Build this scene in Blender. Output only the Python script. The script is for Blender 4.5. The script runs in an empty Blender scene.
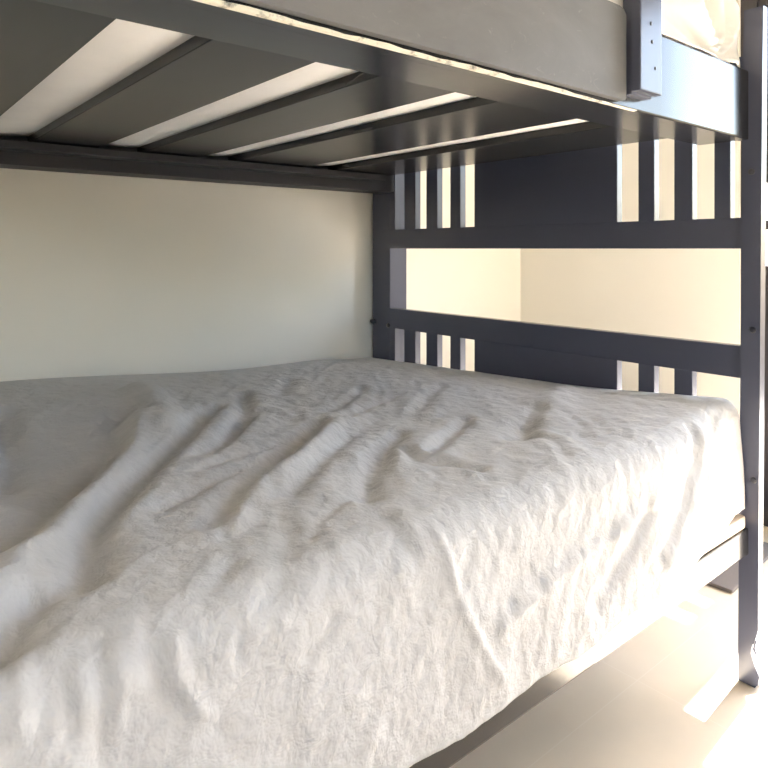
import bpy, bmesh, math, random
import numpy as np
from mathutils import Vector, noise

random.seed(4)
S = bpy.context.scene
COL = S.collection

# ------------------------------------------------------------------ helpers
def link(o, parent=None):
    COL.objects.link(o)
    if parent is not None:
        o.parent = parent
    return o

def obj(name, bm, mat, parent=None, smooth=False):
    me = bpy.data.meshes.new(name)
    bmesh.ops.recalc_face_normals(bm, faces=bm.faces)
    bm.to_mesh(me); bm.free()
    if smooth:
        for f in me.polygons: f.use_smooth = True
    me.materials.append(mat)
    return link(bpy.data.objects.new(name, me), parent)

def tag(o, label=None, cat=None, group=None, kind=None):
    if label: o['label'] = label
    if cat: o['category'] = cat
    if group: o['group'] = group
    if kind: o['kind'] = kind
    return o

def empty(name, loc=(0, 0, 0)):
    o = bpy.data.objects.new(name, None)
    o.location = loc
    o.empty_display_size = 0.1
    return link(o)

def add_box(bm, x0, x1, y0, y1, z0, z1, bev=0.0):
    r = bmesh.ops.create_cube(bm, size=1.0)
    vs = r['verts']
    for v in vs:
        v.co = Vector(((x0 + x1) / 2 + v.co.x * (x1 - x0),
                       (y0 + y1) / 2 + v.co.y * (y1 - y0),
                       (z0 + z1) / 2 + v.co.z * (z1 - z0)))
    if bev > 0:
        es = {e for v in vs for e in v.link_edges}
        bmesh.ops.bevel(bm, geom=list(es), offset=bev, segments=2, affect='EDGES', profile=0.6)

def box(x0, x1, y0, y1, z0, z1, bev=0.0):
    bm = bmesh.new(); add_box(bm, x0, x1, y0, y1, z0, z1, bev); return bm

def add_prism(bm, pts, axis, a, b):
    """closed outline pts (2D) pushed along an axis: 'x' -> pts are (y,z); 'y' -> (x,z)"""
    def mk(p, c):
        return (c, p[0], p[1]) if axis == 'x' else (p[0], c, p[1])
    A = [bm.verts.new(mk(p, a)) for p in pts]
    B = [bm.verts.new(mk(p, b)) for p in pts]
    bm.faces.new(A); bm.faces.new(B[::-1])
    n = len(pts)
    for i in range(n):
        bm.faces.new((A[i], A[(i + 1) % n], B[(i + 1) % n], B[i]))

def add_bolt(bm, c, axis, r, h):
    """domed round head standing on a face, pointing along -x or -y"""
    prof = [(r, 0.0), (r, h * .45), (r * .8, h * .8), (r * .4, h)]
    n = 14
    rings = []
    for rr, d in prof:
        ring = []
        for k in range(n):
            a = 2 * math.pi * k / n
            u, v = rr * math.cos(a), rr * math.sin(a)
            if axis == '-x': co = (c[0] - d, c[1] + u, c[2] + v)
            elif axis == '-y': co = (c[0] + u, c[1] - d, c[2] + v)
            ring.append(bm.verts.new(co))
        rings.append(ring)
    for i in range(len(rings) - 1):
        for k in range(n):
            bm.faces.new((rings[i][k], rings[i][(k + 1) % n], rings[i + 1][(k + 1) % n], rings[i + 1][k]))
    bm.faces.new(rings[-1]); bm.faces.new(rings[0][::-1])

# ------------------------------------------------------------------ materials
def newmat(name):
    m = bpy.data.materials.new(name); m.use_nodes = True
    nt = m.node_tree
    return m, nt, nt.nodes['Principled BSDF']

def N(nt, t, **kw):
    n = nt.nodes.new(t)
    for k, v in kw.items():
        if k in n.inputs: n.inputs[k].default_value = v
        else: setattr(n, k, v)
    return n

def ramp(nt, fac, stops):
    r = nt.nodes.new('ShaderNodeValToRGB')
    e = r.color_ramp.elements
    while len(e) < len(stops): e.new(0.5)
    for el, (p, c) in zip(e, stops):
        el.position = p; el.color = (*c, 1)
    nt.links.new(fac, r.inputs['Fac'])
    return r

def coords(nt, scale=(1, 1, 1), rot=(0, 0, 0)):
    tc = nt.nodes.new('ShaderNodeTexCoord'); mp = nt.nodes.new('ShaderNodeMapping')
    mp.inputs['Scale'].default_value = scale; mp.inputs['Rotation'].default_value = rot
    nt.links.new(tc.outputs['Object'], mp.inputs['Vector'])
    return mp.outputs['Vector']

def bump(nt, bs, height, strength, dist):
    b = nt.nodes.new('ShaderNodeBump')
    b.inputs['Strength'].default_value = strength; b.inputs['Distance'].default_value = dist
    nt.links.new(height, b.inputs['Height']); nt.links.new(b.outputs['Normal'], bs.inputs['Normal'])
    return b

def mat_wall(name, col):
    m, nt, bs = newmat(name)
    v = coords(nt)
    n = N(nt, 'ShaderNodeTexNoise', Scale=2.2, Detail=4.0); nt.links.new(v, n.inputs['Vector'])
    c0 = [c * .96 for c in col]
    r = ramp(nt, n.outputs['Fac'], [(.3, c0), (.7, col)])
    nt.links.new(r.outputs['Color'], bs.inputs['Base Color'])
    bs.inputs['Roughness'].default_value = .75
    n2 = N(nt, 'ShaderNodeTexNoise', Scale=160.0, Detail=3.0); nt.links.new(v, n2.inputs['Vector'])
    bump(nt, bs, n2.outputs['Fac'], .12, .002)
    return m

def mat_paint(name, dark, light, rough, streak, amount=.5, spec=.5, coat=0.0, ior=1.5, bmp=.07, rvar=1.0):
    """brushed gloss paint on wood: streaks along the grain"""
    m, nt, bs = newmat(name)
    v = coords(nt, streak)
    n = N(nt, 'ShaderNodeTexNoise', Scale=6.0, Detail=6.0, Roughness=.6); nt.links.new(v, n.inputs['Vector'])
    r = ramp(nt, n.outputs['Fac'], [(.35, dark), (.35 + amount, light)])
    nt.links.new(r.outputs['Color'], bs.inputs['Base Color'])
    rr = N(nt, 'ShaderNodeMapRange'); rr.inputs['To Min'].default_value = rough * (1 - .2 * rvar); rr.inputs['To Max'].default_value = rough * (1 + .35 * rvar)
    nt.links.new(n.outputs['Fac'], rr.inputs['Value']); nt.links.new(rr.outputs['Result'], bs.inputs['Roughness'])
    bs.inputs['IOR'].default_value = ior
    bs.inputs['Specular IOR Level'].default_value = spec
    bs.inputs['Coat Weight'].default_value = coat
    bs.inputs['Coat Roughness'].default_value = rough * .7
    bump(nt, bs, n.outputs['Fac'], bmp, .002)
    return m

M = {}
M['wall'] = mat_wall('painted_plaster', (.80, .775, .71))
M['ceil'] = mat_wall('ceiling_paint', (.85, .84, .81))
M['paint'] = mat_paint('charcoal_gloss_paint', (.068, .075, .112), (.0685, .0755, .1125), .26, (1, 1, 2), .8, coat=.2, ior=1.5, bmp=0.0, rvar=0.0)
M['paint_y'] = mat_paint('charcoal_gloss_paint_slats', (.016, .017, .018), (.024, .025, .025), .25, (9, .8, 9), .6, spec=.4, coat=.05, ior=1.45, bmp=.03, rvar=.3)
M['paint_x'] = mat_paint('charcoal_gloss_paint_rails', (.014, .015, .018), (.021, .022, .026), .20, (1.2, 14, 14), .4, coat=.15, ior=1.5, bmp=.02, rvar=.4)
M['paint_dull'] = mat_paint('charcoal_dull_paint', (.022, .023, .029), (.032, .033, .040), .55, (1.2, 9, 9), .5)
M['metal'] = mat_paint('dark_bolt_metal', (.02, .02, .03), (.04, .04, .05), .35, (1, 1, 1), .4)
M['foot'] = mat_paint('dull_grey_foot', (.10, .095, .10), (.17, .16, .16), .5, (3, 3, 3), .4)
M['frame'] = mat_paint('dark_door_frame', (.035, .032, .036), (.055, .05, .055), .35, (8, 8, 1), .4)
M['mattress'] = mat_wall('beige_mattress_ticking', (.62, .53, .44))

# dusty grey board: rubbed paint with pale smears
def mat_dusty():
    m, nt, bs = newmat('dusty_grey_board')
    v = coords(nt, (3, 3, 5), (0, .5, 0))
    n = N(nt, 'ShaderNodeTexNoise', Scale=2.6, Detail=7.0, Roughness=.62, Distortion=.6); nt.links.new(v, n.inputs['Vector'])
    n2 = N(nt, 'ShaderNodeTexNoise', Scale=11.0, Detail=8.0, Roughness=.7, Distortion=1.2); nt.links.new(v, n2.inputs['Vector'])
    r1 = ramp(nt, n.outputs['Fac'], [(.3, (.115, .116, .120)), (.7, (.145, .147, .153))])
    r2 = ramp(nt, n2.outputs['Fac'], [(.60, (0, 0, 0)), (.78, (1, 1, 1))])
    mx = nt.nodes.new('ShaderNodeMix'); mx.data_type = 'RGBA'
    nt.links.new(r2.outputs['Color'], mx.inputs[0])
    nt.links.new(r1.outputs['Color'], mx.inputs[6]); mx.inputs[7].default_value = (.21, .212, .215, 1)
    nt.links.new(mx.outputs[2], bs.inputs['Base Color'])
    bs.inputs['Roughness'].default_value = .55
    return m
M['dusty'] = mat_dusty()

def mat_chip():
    m, nt, bs = newmat('chipped_pale_edge')
    v = coords(nt, (9, 9, 9))
    n = N(nt, 'ShaderNodeTexNoise', Scale=3.5, Detail=5.0, Roughness=.7); nt.links.new(v, n.inputs['Vector'])
    r = ramp(nt, n.outputs['Fac'], [(.36, (.22, .20, .17)), (.50, (.80, .76, .64))])
    nt.links.new(r.outputs['Color'], bs.inputs['Base Color'])
    bs.inputs['Roughness'].default_value = .6
    return m
M['chip'] = mat_chip()

# linen: crinkled cotton with a fine weave
def mat_linen(name, col, crinkle=.48):
    m, nt, bs = newmat(name)
    v = coords(nt)
    n = N(nt, 'ShaderNodeTexNoise', Scale=7.0, Detail=5.0, Roughness=.6); nt.links.new(v, n.inputs['Vector'])
    r = ramp(nt, n.outputs['Fac'], [(.3, [c * .94 for c in col]), (.7, col)])
    nt.links.new(r.outputs['Color'], bs.inputs['Base Color'])
    bs.inputs['Roughness'].default_value = .85
    bs.inputs['Sheen Weight'].default_value = .15
    n1 = N(nt, 'ShaderNodeTexNoise', Scale=40.0, Detail=3.0, Roughness=.55, Distortion=.2); nt.links.new(v, n1.inputs['Vector'])
    v2 = coords(nt, (1, .5, .5), (0, 0, .75))
    n2 = N(nt, 'ShaderNodeTexNoise', Scale=13.0, Detail=3.0, Roughness=.5, Distortion=.3); nt.links.new(v2, n2.inputs['Vector'])
    # ridged version of the second noise: sharp little crease lines
    a = N(nt, 'ShaderNodeMath', operation='SUBTRACT'); nt.links.new(n2.outputs['Fac'], a.inputs[0]); a.inputs[1].default_value = .5
    b = N(nt, 'ShaderNodeMath', operation='ABSOLUTE'); nt.links.new(a.outputs[0], b.inputs[0])
    c = N(nt, 'ShaderNodeMath', operation='MULTIPLY_ADD'); nt.links.new(b.outputs[0], c.inputs[0]); c.inputs[1].default_value = -.7
    nt.links.new(n1.outputs['Fac'], c.inputs[2])
    bump(nt, bs, c.outputs[0], crinkle, .012)
    return m
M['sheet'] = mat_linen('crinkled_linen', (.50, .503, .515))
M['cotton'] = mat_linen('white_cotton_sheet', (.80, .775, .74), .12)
M['white'] = mat_linen('white_cotton', (.94, .93, .92), .10)

def mat_floor():
    m, nt, bs = newmat('beige_floor_tile')
    v = coords(nt)
    br = nt.nodes.new('ShaderNodeTexBrick'); br.offset = 0.0
    br.inputs['Scale'].default_value = 1.0; br.inputs['Brick Width'].default_value = .6; br.inputs['Row Height'].default_value = .6
    br.inputs['Mortar Size'].default_value = .0016; br.inputs['Mortar Smooth'].default_value = .3
    br.inputs['Color1'].default_value = (.79, .68, .53, 1); br.inputs['Color2'].default_value = (.81, .70, .55, 1)
    br.inputs['Mortar'].default_value = (.83, .73, .59, 1)
    mp = nt.nodes.new('ShaderNodeMapping'); mp.inputs['Location'].default_value = (.20, .42, 0)
    nt.links.new(v, mp.inputs['Vector']); nt.links.new(mp.outputs['Vector'], br.inputs['Vector'])
    n = N(nt, 'ShaderNodeTexNoise', Scale=5.0, Detail=6.0); nt.links.new(v, n.inputs['Vector'])
    r = ramp(nt, n.outputs['Fac'], [(.3, (.9, .9, .9)), (.7, (1, 1, 1))])
    mx = nt.nodes.new('ShaderNodeMix'); mx.data_type = 'RGBA'; mx.blend_type = 'MULTIPLY'; mx.inputs[0].default_value = 1
    nt.links.new(br.outputs['Color'], mx.inputs[6]); nt.links.new(r.outputs['Color'], mx.inputs[7])
    nt.links.new(mx.outputs[2], bs.inputs['Base Color'])
    bs.inputs['Roughness'].default_value = .38
    return m
M['floor'] = mat_floor()
M['deck'] = mat_wall('balcony_concrete', (.60, .55, .48))

# ------------------------------------------------------------------ the room
XF, XN, YB, YN, ZC = 0.98, -3.3, 1.48, -2.5, 2.62      # far wall, foot wall, bed wall, open side, ceiling
D0, D1, DT = -1.15, 0.42, 2.14                        # balcony door opening in the far wall
def struct(name, bm, mat, parent=None):
    o = obj(name, bm, mat, parent)
    if parent is None: o['kind'] = 'structure'
    return o
struct('floor', box(XN, XF + .2, YN, YB, -.1, 0), M['floor'])
struct('ceiling', box(XN - .15, XF + .2, YN - .15, YB + .15, ZC, ZC + .1), M['ceil'])
struct('wall_back', box(XN - .15, XF + .2, YB, YB + .15, -.1, ZC), M['wall'])
bm = bmesh.new()
add_box(bm, XF, XF + .2, D1, YB, 0, ZC)
add_box(bm, XF, XF + .2, YN, D0, 0, ZC)
add_box(bm, XF, XF + .2, D0, D1, DT, ZC)
struct('wall_right', bm, M['wall'])
struct('wall_left', box(XN - .15, XN, YN, YB, -.1, ZC), M['wall'])
W0, W1, WZ0, WZ1 = -2.5, -1.0, .95, 2.1             # unseen window, added on the open side to fill the room with light
bm = bmesh.new()
add_box(bm, XN - .15, W0, YN - .15, YN, -.1, ZC)
add_box(bm, W1, XF + .2, YN - .15, YN, -.1, ZC)
add_box(bm, W0, W1, YN - .15, YN, -.1, WZ0)
add_box(bm, W0, W1, YN - .15, YN, WZ1, ZC)
struct('wall_front', bm, M['wall'])
bm = bmesh.new()
for a, b, c, d in ((W0, W1, WZ0, WZ0 + .05), (W0, W1, WZ1 - .05, WZ1), (W0, W0 + .05, WZ0, WZ1), (W1 - .05, W1, WZ0, WZ1),
                   ((W0 + W1) / 2 - .03, (W0 + W1) / 2 + .03, WZ0, WZ1)):
    add_box(bm, a, b, YN - .11, YN - .05, c, d)
struct('fill_window_1', bm, M['frame'])
# open balcony door: frame, mullion and a narrow side light with cross bars
bm = bmesh.new()
fx0, fx1 = XF + .01, XF + .08
add_box(bm, fx0, fx1, D1 - .06, D1, 0, DT, .004)
add_box(bm, fx0, fx1, .115, .26, 0, DT, .004)
add_box(bm, fx0, fx1, D0, D0 + .06, 0, DT, .004)
add_box(bm, fx0, fx1, D0, D1, DT - .06, DT, .004)
add_box(bm, fx0, fx1, -.80, -.745, 0, DT, .004)  # unseen stile, added to mirror as a dark strip in the upper rail
for z0, z1 in ((.0, .985), (1.122, 1.158), (1.30, 2.1)):  # side light panels, shaped to let only the floor sun patches through
    add_box(bm, fx0 + .01, fx1 - .01, .25, D1 - .05, z0, z1, .003)
struct('door_1', bm, M['frame'])
struct('balcony_floor', box(XF + .2, XF + 1.9, -3.0, 2.0, -.12, -.02), M['deck'])

# ------------------------------------------------------------------ bunk bed
bed = empty('bunk_bed', (-.98, .7, 0))
tag(bed, 'charcoal painted wooden bunk bed with slotted headboard against the cream wall', 'bunk bed')
BX, BY = -.98, .7
def part(name, bm, mat, parent=bed, smooth=False, label=None):
    """meshes are drawn in room coordinates; parts hang under the bed's base point"""
    for v in bm.verts: v.co -= Vector((BX, BY, 0))
    o = obj(name, bm, mat, parent, smooth)
    if label: o['label'] = label
    return o

FOOT = -2.02
# front head post: thin board with a waisted foot
bm = bmesh.new()
pl = lambda z: .0115 * (z - .8) / .8 * -.55            # it leans a little out at the top
out = [(.018, 0.012), (.021, .10), (.021, .12)]
prof = []
for z in (.0, .03, .055, .09, .118, .14, .5, 1.0, 1.5, 1.626):
    prof.append((.0180 + pl(z), z))
right = {0: -.020, .03: -.030, .055: -.019, .09: -.010, .118: -.021, .14: -.026}
prof2 = []
for z in (1.626, 1.5, 1.0, .5, .14, .118, .10, .08, .055, .03, .012, .0):
    y = right.get(z, -.026)
    if z == .10: y = -.012
    if z == .08: y = -.008
    if z == .012: y = -.027
    prof2.append((y + pl(z), z))
add_prism(bm, prof + prof2, 'x', -.012, .016)
bmesh.ops.bevel(bm, geom=[e for e in bm.edges if abs(e.verts[0].co.x - e.verts[1].co.x) < 1e-4], offset=.0025, segments=2, affect='EDGES')
post = part('post', bm, M['paint'])
for y, z in ((-.007, 1.234), (-.010, .856), (-.012, .497)):
    bm = bmesh.new(); add_bolt(bm, (-.012, y, z), '-x', .0075, .004)
    part('bolt', bm, M['metal'], post, True)
# back head post, thick, with its wall bolt
post = part('post', box(0, .09, 1.352, 1.463, 0, 1.6, .004), M['paint'])
bm = bmesh.new(); add_bolt(bm, (.0, 1.36, .742), '-x', .009, .007); part('bolt', bm, M['metal'], post, True)
bm = bmesh.new(); add_bolt(bm, (-.0, 1.45, .752), '-x', .011, .02); part('bolt', bm, M['metal'], post, True)
for y0, y1 in ((-.03, .03), (1.38, 1.45)):
    part('post', box(FOOT - .06, FOOT, y0, y1, 0, 1.6, .003), M['paint'])

# headboards: one panel above, one below, each a frame of slots
HT = .03
def headboard(name, zb0, zb1, ztop_, slots, solid, band_at_bottom, missing=False):
    """zb0..zb1 is the plain band; bars fill the rest"""
    if band_at_bottom: z0, z1 = zb1, ztop_
    else: z0, z1 = ztop_, zb0
    hb = part(name, box(0, HT, .017, 1.356, zb0, zb1, .003), M['paint'])
    part('crossbar', box(.002, HT - .002, .017, 1.356, ztop_, ztop_ + .06, .003), M['paint'], hb)
    part('panel', box(.001, HT - .001, solid[0], solid[1], z0 - .004, z1 + .004, .002), M['paint'], hb)
    for a, b in slots:
        part('bar', box(.001, HT - .001, a, b, z0 - .004, z1 + .004, .002), M['paint'], hb)
    return hb
barsR = [(.244, .290), (.141, .189), (.047, .086)]
barsL = [(.965, 1.015), (1.082, 1.141), (1.202, 1.266), (1.322, 1.356)]
headboard('upper_headboard', 1.050, 1.126, 1.46, barsR + barsL, (.354, .898), True)
headboard('lower_headboard', .733, .812, .342, barsR[:2] + barsL, (.354, .898), False)

# upper side rails
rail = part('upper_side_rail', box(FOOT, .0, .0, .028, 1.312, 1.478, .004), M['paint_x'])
# worn pale lower edge of the front rail: an irregular chipped strip
bm = bmesh.new()
xs = np.arange(-1.98, -.52, .012)
prev = None
for i, x in enumerate(xs):
    k = noise.noise(Vector((x * 7, 0, 3))) + .6 * noise.noise(Vector((x * 31, 5, 0)))
    fade = min(1, max(.25, (-.50 - x) / .35))
    h = (.0042 + .0038 * k) * fade; w = .0035
    q = [(-w - .0, 1.3115), (-w, 1.3115 + max(.0015, h)), (.001, 1.3135 + max(.0015, h)), (.004, 1.3110)]
    ring = [bm.verts.new((x, y, z)) for y, z in q]
    if prev:
        for j in range(4): bm.faces.new((prev[j], prev[(j + 1) % 4], ring[(j + 1) % 4], ring[j]))
    else: bm.faces.new(ring[::-1])
    prev = ring
bm.faces.new(prev)
part('chipped_edge', bm, M['chip'], rail, label='pale chipped edge along the foot of the rail')
# ledge board under the front rail that the slats rest on
part('slat_ledge', box(FOOT, -.002, .028, .122, 1.314, 1.332, .002), M['paint_x'])
# dusty grey outer board
bm = bmesh.new()
pts = [(FOOT, 1.321), (-.588, 1.321), (-.584, 1.326), (-.584, 1.478), (-.592, 1.487), (-.606, 1.490), (FOOT, 1.490)]
add_prism(bm, pts, 'y', -.014, -.0005)
part('guard_board', bm, M['dusty'], label='dusty grey board on the outside of the upper rail')
# guard upright: two layered boards with three screws
up = part('guard_upright', box(-.578, -.500, -.038, -.0195, 1.338, 1.80, .0025), M['paint'], label='screwed upright on the upper rail')
part('backing_strip', box(-.574, -.503, -.0190, -.0005, 1.334, 1.80, .002), M['paint'], up)
for x, z in ((-.537, 1.432), (-.541, 1.465), (-.525, 1.385)):
    bm = bmesh.new(); add_bolt(bm, (x, -.038, z), '-y', .0036, .0015); part('screw', bm, M['metal'], up, True)
# back rail with its ledge
part('back_rail', box(FOOT, .0, 1.325, 1.43, 1.274, 1.42, .004), M['paint_dull'])
part('back_ledge', box(FOOT, -.10, 1.255, 1.325, 1.310, 1.330, .002), M['paint_dull'])
# slats, broad boards lying across
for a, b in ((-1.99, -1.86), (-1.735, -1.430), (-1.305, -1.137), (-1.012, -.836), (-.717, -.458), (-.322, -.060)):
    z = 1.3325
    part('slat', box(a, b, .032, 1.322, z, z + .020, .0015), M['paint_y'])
# lower frame
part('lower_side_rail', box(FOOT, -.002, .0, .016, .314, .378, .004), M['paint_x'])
part('lower_back_rail', box(FOOT, .0, 1.325, 1.43, .318, .425, .004), M['paint'])
part('mattress_base', box(FOOT, -.004, .0165, 1.324, .358, .3785, .002), M['paint_y'])

# ------------------------------------------------------------------ bedding
YW, YE, ER = 1.462, 0.02, 0.055
LT, ARC = YW - YE, math.pi / 2 * ER
def sm(a, b, x):
    u = np.clip((x - a) / (b - a), 0, 1); return u * u * (3 - 2 * u)
def ztop(X, Y):
    z = .683 - .062 * np.clip(Y / 1.45, 0, 1)
    z = z - .018 * sm(-.35, 0, X) * sm(0, .5, Y)
    return z + .055 * sm(-.5, -1.45, X) * sm(.3, 1.45, Y)
def hemz(X):
    return .400 + .004 * sm(-1.05, -.7, X) + .006 * sm(-.85, -.5, X) + .014 * sm(-.42, -.08, X)

# creases: lines drawn over the sheet in metres (along the bed, down across it)
FOLD = dict(
A=[(-1.19, .536), (-1.262, .752), (-1.382, .936), (-1.478, 1.096), (-1.534, 1.176)],
Ar=[(-1.182, .64), (-1.286, .896), (-1.398, 1.024), (-1.494, 1.184), (-1.558, 1.296)],
B=[(-1.006, .632), (-1.182, .864), (-1.334, 1.04), (-1.422, 1.168), (-1.486, 1.344)],
C=[(-.854, .504), (-.934, .672), (-1.03, .816), (-1.086, .88)],
D=[(-.886, .92), (-.974, 1.0), (-1.094, 1.104), (-1.222, 1.192), (-1.302, 1.288)],
Dr=[(-.846, .952), (-1.022, 1.104), (-1.11, 1.168), (-1.198, 1.192), (-1.286, 1.296)],
K=[(-1.534, 1.336), (-1.558, 1.376), (-1.574, 1.424)],
T=[(-1.406, .392), (-1.446, .672), (-1.478, .816)],
Hm=[(-1.07, .304), (-1.062, .384), (-1.15, .712)],
E=[(-.806, 1.096), (-.942, 1.2), (-1.03, 1.28), (-1.086, 1.352)],
F=[(-.606, 1.096), (-.734, 1.176), (-.854, 1.248)],
F2=[(-.886, 1.208), (-.91, 1.272), (-.886, 1.312), (-.87, 1.376)],
G=[(-.414, 1.144), (-.558, 1.224), (-.662, 1.288)],
Gr=[(-.15, 1.04), (-.358, 1.136), (-.486, 1.216)],
G2=[(-.63, 1.288), (-.646, 1.352), (-.694, 1.416), (-.734, 1.456)],
H=[(-1.078, 1.488), (-1.062, 1.544), (-1.046, 1.592), (-1.014, 1.648), (-.974, 1.712)],
J=[(-1.118, 1.424), (-1.134, 1.472), (-1.126, 1.488)],
V1=[(-.166, 1.496), (-.214, 1.56), (-.286, 1.632), (-.406, 1.672)],
V1r=[(-.278, 1.512), (-.31, 1.584), (-.406, 1.64), (-.502, 1.688)],
V2=[(-.31, 1.488), (-.342, 1.544), (-.414, 1.6), (-.486, 1.656), (-.526, 1.672)],
V3=[(-.558, 1.584), (-.614, 1.632), (-.678, 1.664), (-.726, 1.688)],
PR=[(-.542, 1.576), (-.686, 1.6), (-.798, 1.608), (-.902, 1.624), (-.966, 1.64)],
M1=[(-.958, .96), (-1.102, 1.016), (-1.206, 1.048)],
M2=[(-1.03, 1.056), (-1.166, 1.096), (-1.254, 1.136), (-1.334, 1.176)],
M3=[(-.926, .72), (-1.118, .928), (-1.206, .984)],
M4=[(-.55, .64), (-.702, .768), (-.806, .84)],
M5=[(-.63, .368), (-.766, .552)],
M6=[(-.526, .776), (-.686, .856), (-.854, .936)],
M7=[(-.902, 1.056), (-1.014, 1.144), (-1.174, 1.272)],
M8=[(-.35, .752), (-.502, .864), (-.63, .968)],
W1=[(-1.126, 1.344), (-1.198, 1.384), (-1.23, 1.416)],
W2=[(-1.222, 1.52), (-1.254, 1.536), (-1.294, 1.56)],
W3=[(-1.238, 1.376), (-1.286, 1.448), (-1.318, 1.48)],
W4=[(-1.334, 1.4), (-1.366, 1.44), (-1.398, 1.464)],
W5=[(-1.366, 1.496), (-1.374, 1.528)],
L1=[(-1.542, 1.36), (-1.566, 1.456), (-1.574, 1.512)],
L2=[(-1.502, 1.464), (-1.502, 1.512), (-1.51, 1.568)],
L3=[(-1.494, 1.488), (-1.494, 1.52), (-1.494, 1.544)],
L4=[(-1.462, 1.488), (-1.454, 1.528), (-1.438, 1.552)],
L5=[(-1.438, 1.488), (-1.438, 1.528), (-1.414, 1.568)],
L6=[(-1.534, 1.496), (-1.534, 1.536)],
L7=[(-1.526, 1.48), (-1.526, 1.512)],
)
def dist(poly, X, T):
    """distance and side (+ on the head side) to a polyline"""
    best = np.full(X.shape, 9.0); side = np.zeros(X.shape)
    for (ax, at), (bx, bt) in zip(poly[:-1], poly[1:]):
        dx, dt = bx - ax, bt - at; L = dx * dx + dt * dt
        u = np.clip(((X - ax) * dx + (T - at) * dt) / L, 0, 1)
        ex, et = X - ax - u * dx, T - at - u * dt
        d = np.hypot(ex, et); m = d < best
        best = np.where(m, d, best); side = np.where(m, np.sign(dx * et - dt * ex), side)
    return best, side

def folds(X, T):
    h = np.zeros(X.shape)
    def ridge(k, w, a, asym=1.0):
        d, s = dist(FOLD[k], X, T)
        ww = np.where(s > 0, w * asym, w)
        return a * np.exp(-(d / ww) ** 2)
    h += ridge('Ar', .026, .021, 1.5)
    h -= ridge('A', .034, .024)
    # the hollow left of the long ridge
    h -= .038 * np.exp(-(((X + 1.40 + .3 * (T - .8)) / .12) ** 2 + ((T - .80) / .28) ** 2))
    h -= ridge('B', .026, .024); h += ridge('B', .075, .008)
    h -= ridge('C', .022, .020); h += ridge('C', .055, .006)
    h -= ridge('D', .026, .022); h += ridge('Dr', .030, .022, 1.6)
    h -= ridge('K', .022, .026); h -= ridge('T', .035, .030)
    h += ridge('Hm', .040, .022)
    h -= ridge('E', .024, .021); h += ridge('E', .070, .009)
    h -= ridge('F', .018, .014); h += ridge('F', .045, .005)
    h -= ridge('F2', .016, .012); h += ridge('F2', .040, .004)
    h -= ridge('G', .028, .022); h += ridge('Gr', .045, .015)
    h -= ridge('G2', .014, .006); h += ridge('G2', .040, .006)
    h += ridge('H', .007, .0045) + ridge('H', .045, .003)
    h -= ridge('J', .014, .005)
    h -= ridge('V1', .022, .013); h += ridge('V1r', .022, .007)
    h -= ridge('V2', .016, .010); h -= ridge('V3', .022, .013)
    h += ridge('V2', .05, .005) + ridge('V3', .05, .004) + ridge('PR', .014, .007)
    for k, w, q in (('M1', .016, .007), ('M2', .016, .007), ('M3', .020, .009), ('M4', .020, .009), ('M5', .030, .010),
                    ('M6', .018, .007), ('M7', .016, .006), ('M8', .022, .009)):
        h -= ridge(k, w, q * 1.3); h += ridge(k, w * 2.6, q * .6)
    for k, w, q in (('W1', .007, -.004), ('W2', .005, -.0028), ('W3', .018, -.006), ('W4', .012, -.005), ('W5', .007, -.003),
                    ('L1', .009, .006), ('L2', .009, -.005), ('L3', .007, .004), ('L4', .010, -.005), ('L5', .008, .005),
                    ('L6', .007, -.004), ('L7', .006, .004)):
        h += ridge(k, w, q)
    return h

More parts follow.
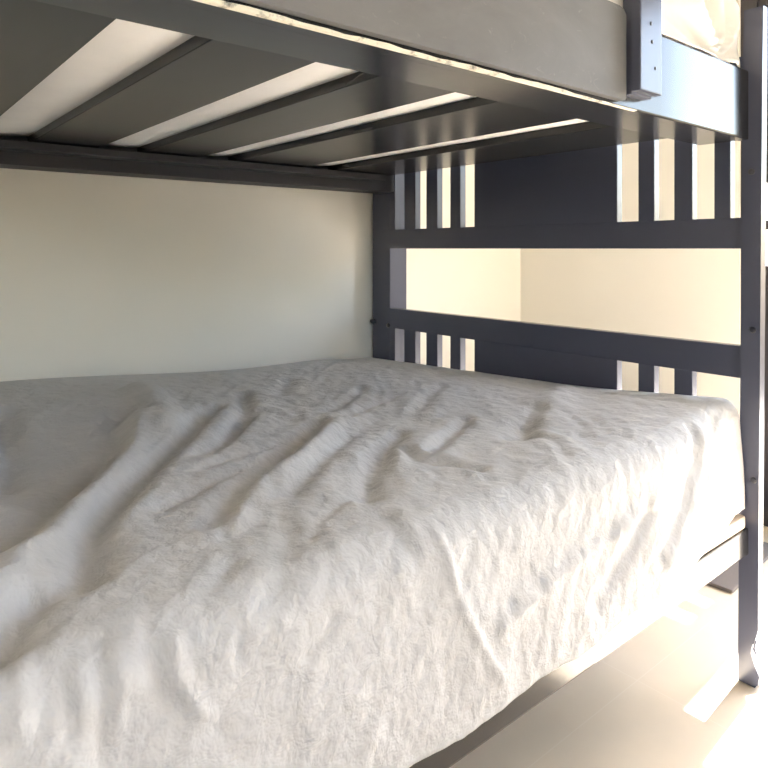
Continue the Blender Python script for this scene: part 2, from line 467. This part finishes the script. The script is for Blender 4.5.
def sheet_surface(nx, x0, x1, dt, folded=True):
    Xs = np.linspace(x0, x1, nx)
    # down the side: the parameter runs to the hem of each column
    nt_top = int(LT / dt); nt_arc = 12; nt_side = 46
    rows = []
    for i, X in enumerate(Xs):
        ze = float(ztop(np.array(X), np.array(YE)))
        L3 = ze - ER - float(hemz(np.array(X))) + .004 * math.sin(X * 23) + .003 * noise.noise(Vector((X * 17, 1, 1)))
        rows.append(np.concatenate([np.linspace(0, LT, nt_top, endpoint=False), np.linspace(LT, LT + ARC, nt_arc, endpoint=False),
                                    np.linspace(LT + ARC, LT + ARC + L3, nt_side)]))
    T = np.array(rows); X = np.repeat(Xs[:, None], T.shape[1], 1)
    Y = np.where(T <= LT, YW - T, 0); ze = ztop(X, np.full_like(X, YE))
    a = np.clip((T - LT) / ER, 0, math.pi / 2)
    d = np.clip(T - LT - ARC, 0, None)
    Yp = np.where(T <= LT, YW - T, YE - ER * np.sin(a) - .012 * np.sin(np.clip(d / .2, 0, 1) * 1.57))
    Zp = np.where(T <= LT, ztop(X, np.clip(Yp, 0, 2)), ze - ER * (1 - np.cos(a)) - d)
    nY, nZ = -np.sin(a), np.cos(a)
    h = folds(X, T) if folded else np.zeros_like(X)
    if folded:
        wr = np.zeros_like(h)
        for i in range(X.shape[0]):
            for j in range(X.shape[1]):
                x, t = X[i, j], T[i, j]
                # broad unevenness, slanting creases and small crumples
                u, v = x * .80 + t * .60, -x * .60 + t * .80
                top = 1.0 if t < 1.40 else .55
                w = .0055 * noise.noise(Vector((u * 3.0, v * 5.0, 0)))
                w += .0065 * top * (1 - abs(noise.noise(Vector((v * 2.6, u * 12.0, 7)))) * 2.4) * (.5 + .5 * noise.noise(Vector((x * 3, t * 3, 2))))
                w += .0040 * top * (1 - abs(noise.noise(Vector((v * 6.0, u * 26.0, 17)))) * 2.4) * (.5 + .8 * noise.noise(Vector((x * 5, t * 5, 12))))
                w += .0026 * noise.noise(Vector((x * 22, t * 16, 9)))
                w += .0016 * noise.noise(Vector((x * 52, t * 40, 4)))
                wr[i, j] = w
        edge = np.clip(T / .08, 0, 1) * np.clip((x1 - X) / .05, .2, 1)
        h = (h + wr) * edge
    tuck = .052 * sm(-.50, -.01, X) * sm(LT - .15, LT + ARC, T)
    return X, Yp + nY * h + tuck, Zp + nZ * h, T

def grid_mesh(bm, X, Y, Z):
    n, m = X.shape
    V = [[bm.verts.new((X[i, j], Y[i, j], Z[i, j])) for j in range(m)] for i in range(n)]
    for i in range(n - 1):
        for j in range(m - 1):
            bm.faces.new((V[i][j], V[i + 1][j], V[i + 1][j + 1], V[i][j + 1]))

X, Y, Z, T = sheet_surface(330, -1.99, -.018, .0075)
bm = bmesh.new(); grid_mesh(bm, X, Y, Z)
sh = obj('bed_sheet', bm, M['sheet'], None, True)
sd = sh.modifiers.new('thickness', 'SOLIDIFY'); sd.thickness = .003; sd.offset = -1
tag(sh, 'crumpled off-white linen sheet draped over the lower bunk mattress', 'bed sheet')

# lower mattress under the sheet
def mattress_mesh(x0, x1, y0, y1, zb, ztopf, r, nx=40, ny=30):
    bm = bmesh.new()
    n = 10
    outline = []
    pts = []
    xs = np.linspace(x0, x1, nx); ys = np.linspace(y0, y1, ny)
    top = [[bm.verts.new((x, y, ztopf(x, y) - r * (max(0, 1 - min(x - x0, x1 - x, y - y0, y1 - y) / r)) ** 2)) for y in ys] for x in xs]
    bot = [[bm.verts.new((x, y, zb)) for y in ys] for x in xs]
    for i in range(nx - 1):
        for j in range(ny - 1):
            bm.faces.new((top[i][j], top[i + 1][j], top[i + 1][j + 1], top[i][j + 1]))
            bm.faces.new((bot[i][j], bot[i][j + 1], bot[i + 1][j + 1], bot[i + 1][j]))
    for i in range(nx - 1):
        for j in (0, ny - 1): bm.faces.new((top[i][j], top[i + 1][j], bot[i + 1][j], bot[i][j]))
    for j in range(ny - 1):
        for i in (0, nx - 1): bm.faces.new((top[i][j], top[i][j + 1], bot[i][j + 1], bot[i][j]))
    return bm
f = lambda x, y: float(ztop(np.array(x), np.array(y))) - .095
mt = obj('mattress', mattress_mesh(-1.96, -.016, .024, 1.315, .3795, f, .03), M['mattress'], None, False)
obj('border', box(-1.95, -.02, .002, .025, .3795, .4105, .007), M['mattress'], mt)
tag(mt, 'beige mattress of the lower bunk showing below the sheet hem by the front post', 'mattress')

# upper mattress resting on the slats; its ticking dips a little into the gaps
gaps = [(-1.86, -1.735), (-1.430, -1.305), (-1.137, -1.012), (-.836, -.717), (-.458, -.322), (-.060, .0)]
def under(x, y):
    z = 1.3535
    for a, b in gaps:
        if a < x < b:
            u = (x - a) / (b - a)
            z -= (.006 + .004 * noise.noise(Vector((x * 3, y * 6, 1)))) * math.sin(math.pi * u)
    return z
bm = bmesh.new()
xs = np.arange(-1.97, -.006, .0125); ys = np.linspace(.045, 1.318, 60)
top = [[bm.verts.new((x, y, 1.53)) for y in ys] for x in xs]
bot = [[bm.verts.new((x, y, under(x, y))) for y in ys] for x in xs]
nx, ny = len(xs), len(ys)
for i in range(nx - 1):
    for j in range(ny - 1):
        bm.faces.new((top[i][j], top[i + 1][j], top[i + 1][j + 1], top[i][j + 1]))
        bm.faces.new((bot[i][j], bot[i][j + 1], bot[i + 1][j + 1], bot[i + 1][j]))
for i in range(nx - 1):
    for j in (0, ny - 1): bm.faces.new((top[i][j], top[i + 1][j], bot[i + 1][j], bot[i][j]))
for j in range(ny - 1):
    for i in (0, nx - 1): bm.faces.new((top[i][j], top[i][j + 1], bot[i][j + 1], bot[i][j]))
um = obj('mattress', bm, M['white'], None, True)
tag(um, 'white mattress lying on the slats of the upper bunk', 'mattress')

# white sheet over the upper mattress, tucked behind the rail, with slanting pulls
bm = bmesh.new()
nx, nt_ = 120, 70
V = []
for i in range(nx):
    x = -1.98 + (1.962) * i / (nx - 1)
    zt = 1.575 + .10 * min(1, max(0, 1 + (x + .12) / .35)) ** 1.2 + .01 * math.sin(x * 9)
    row = []
    for j in range(nt_):
        t = j / (nt_ - 1)
        if t < .55:      # top, from the wall side to the front
            y = 1.30 - (1.30 - .075) * t / .55; z = zt; ny_, nz_ = 0, 1
            h = .012 * noise.noise(Vector((x * 5, y * 5, 2)))
        else:
            u = (t - .55) / .45
            a = min(1, u / .35) * math.pi / 2
            y = .075 - .053 * math.sin(a); z = zt - .05 * (1 - math.cos(a)) - max(0, u - .35) / .65 * (zt - .05 - 1.482)
            ny_, nz_ = -math.sin(a), math.cos(a)
            # pulls that gather at one point of the rail
            dx = x + .145; dz = z - 1.482
            ang = math.atan2(dz, dx + 1e-6); rr = math.hypot(dx, dz)
            h = .024 * math.sin(ang * 8 + 1.0) * min(1, rr / .05) * math.exp(-rr * 2) * min(1, abs(x) / .08) + .006 * noise.noise(Vector((x * 9 + z * 6, z * 4, 5)))
            h = min(.026, max(h + .008 * min(1, abs(x) / .08), -.004))
            
        row.append(bm.verts.new((x, y + ny_ * h, max(z + nz_ * h, 1.54 if t < .55 else 1.0))))
    V.append(row)
for i in range(nx - 1):
    for j in range(nt_ - 1): bm.faces.new((V[i][j], V[i + 1][j], V[i + 1][j + 1], V[i][j + 1]))
us = obj('bed_sheet', bm, M['cotton'], None, True)
sd = us.modifiers.new('thickness', 'SOLIDIFY'); sd.thickness = .003; sd.offset = -1
tag(us, 'bright white sheet bulging above the rail of the upper bunk', 'bed sheet')

# flat mat on the tiles between the headboard and the balcony door
bm = bmesh.new(); add_box(bm, -.22, .22, -.34, .34, .001, .013, .005)
mb = obj('floor_mat', bm, mat_paint('mat_pile', (.16, .135, .12), (.23, .20, .18), .9, (40, 40, 40), .4, bmp=.4))
mb.location = (.59, .555, 0); mb.rotation_euler = (0, 0, .06)
tag(mb, 'dark flat mat on the floor tiles behind the headboard, seen below the bed rail', 'mat')

# ------------------------------------------------------------------ light
w = bpy.data.worlds.new('sky'); S.world = w; w.use_nodes = True
nt = w.node_tree
bg = nt.nodes['Background']
sky = nt.nodes.new('ShaderNodeTexSky'); sky.sky_type = 'NISHITA'
sky.sun_disc = False; sky.sun_elevation = math.radians(57); sky.sun_rotation = math.radians(90)
sky.air_density = 1.2; sky.dust_density = 2.0
nt.links.new(sky.outputs['Color'], bg.inputs['Color'])
bg.inputs['Strength'].default_value = .76

sun = bpy.data.lights.new('sun', 'SUN'); sun.energy = 33.0; sun.angle = math.radians(.6); sun.color = (1.0, .975, .96)
so = link(bpy.data.objects.new('sun', sun))
d = Vector((-1.0, -.05, -1.42)).normalized()
so.rotation_euler = d.to_track_quat('-Z', 'Y').to_euler(); so.location = (4, .3, 5)
def portal(name, loc, rot, sx, sy):
    l = bpy.data.lights.new(name, 'AREA'); l.shape = 'RECTANGLE'; l.size = sx; l.size_y = sy
    l.cycles.is_portal = True
    o = link(bpy.data.objects.new(name, l)); o.location = loc; o.rotation_euler = rot
portal('sky_through_door', (XF + .19, (D0 + D1) / 2, DT / 2), (0, math.radians(90), 0), DT, D1 - D0)
portal('sky_through_fill_window', ((W0 + W1) / 2, YN - .14, (WZ0 + WZ1) / 2), (math.radians(90), 0, 0), W1 - W0, WZ1 - WZ0)

# ------------------------------------------------------------------ camera
cam = bpy.data.cameras.new('camera'); co = link(bpy.data.objects.new('camera', cam))
cam.sensor_width = 36; cam.lens = 654.9 / 768 * 36
cam.shift_y = -(384 - 248.67) / 768
cam.clip_start = .02
co.location = (-1.6898, -.6551, 1.05)
co.rotation_euler = (math.radians(90), 0, -math.radians(39.582))
S.camera = co
vs = S.view_settings
vs.view_transform = 'Standard'; vs.look = 'None'; vs.gamma = 1; vs.use_curve_mapping = False
vs.exposure = 1.05
S.cycles.max_bounces = 12; S.cycles.diffuse_bounces = 8
S.cycles.sample_clamp_indirect = 8
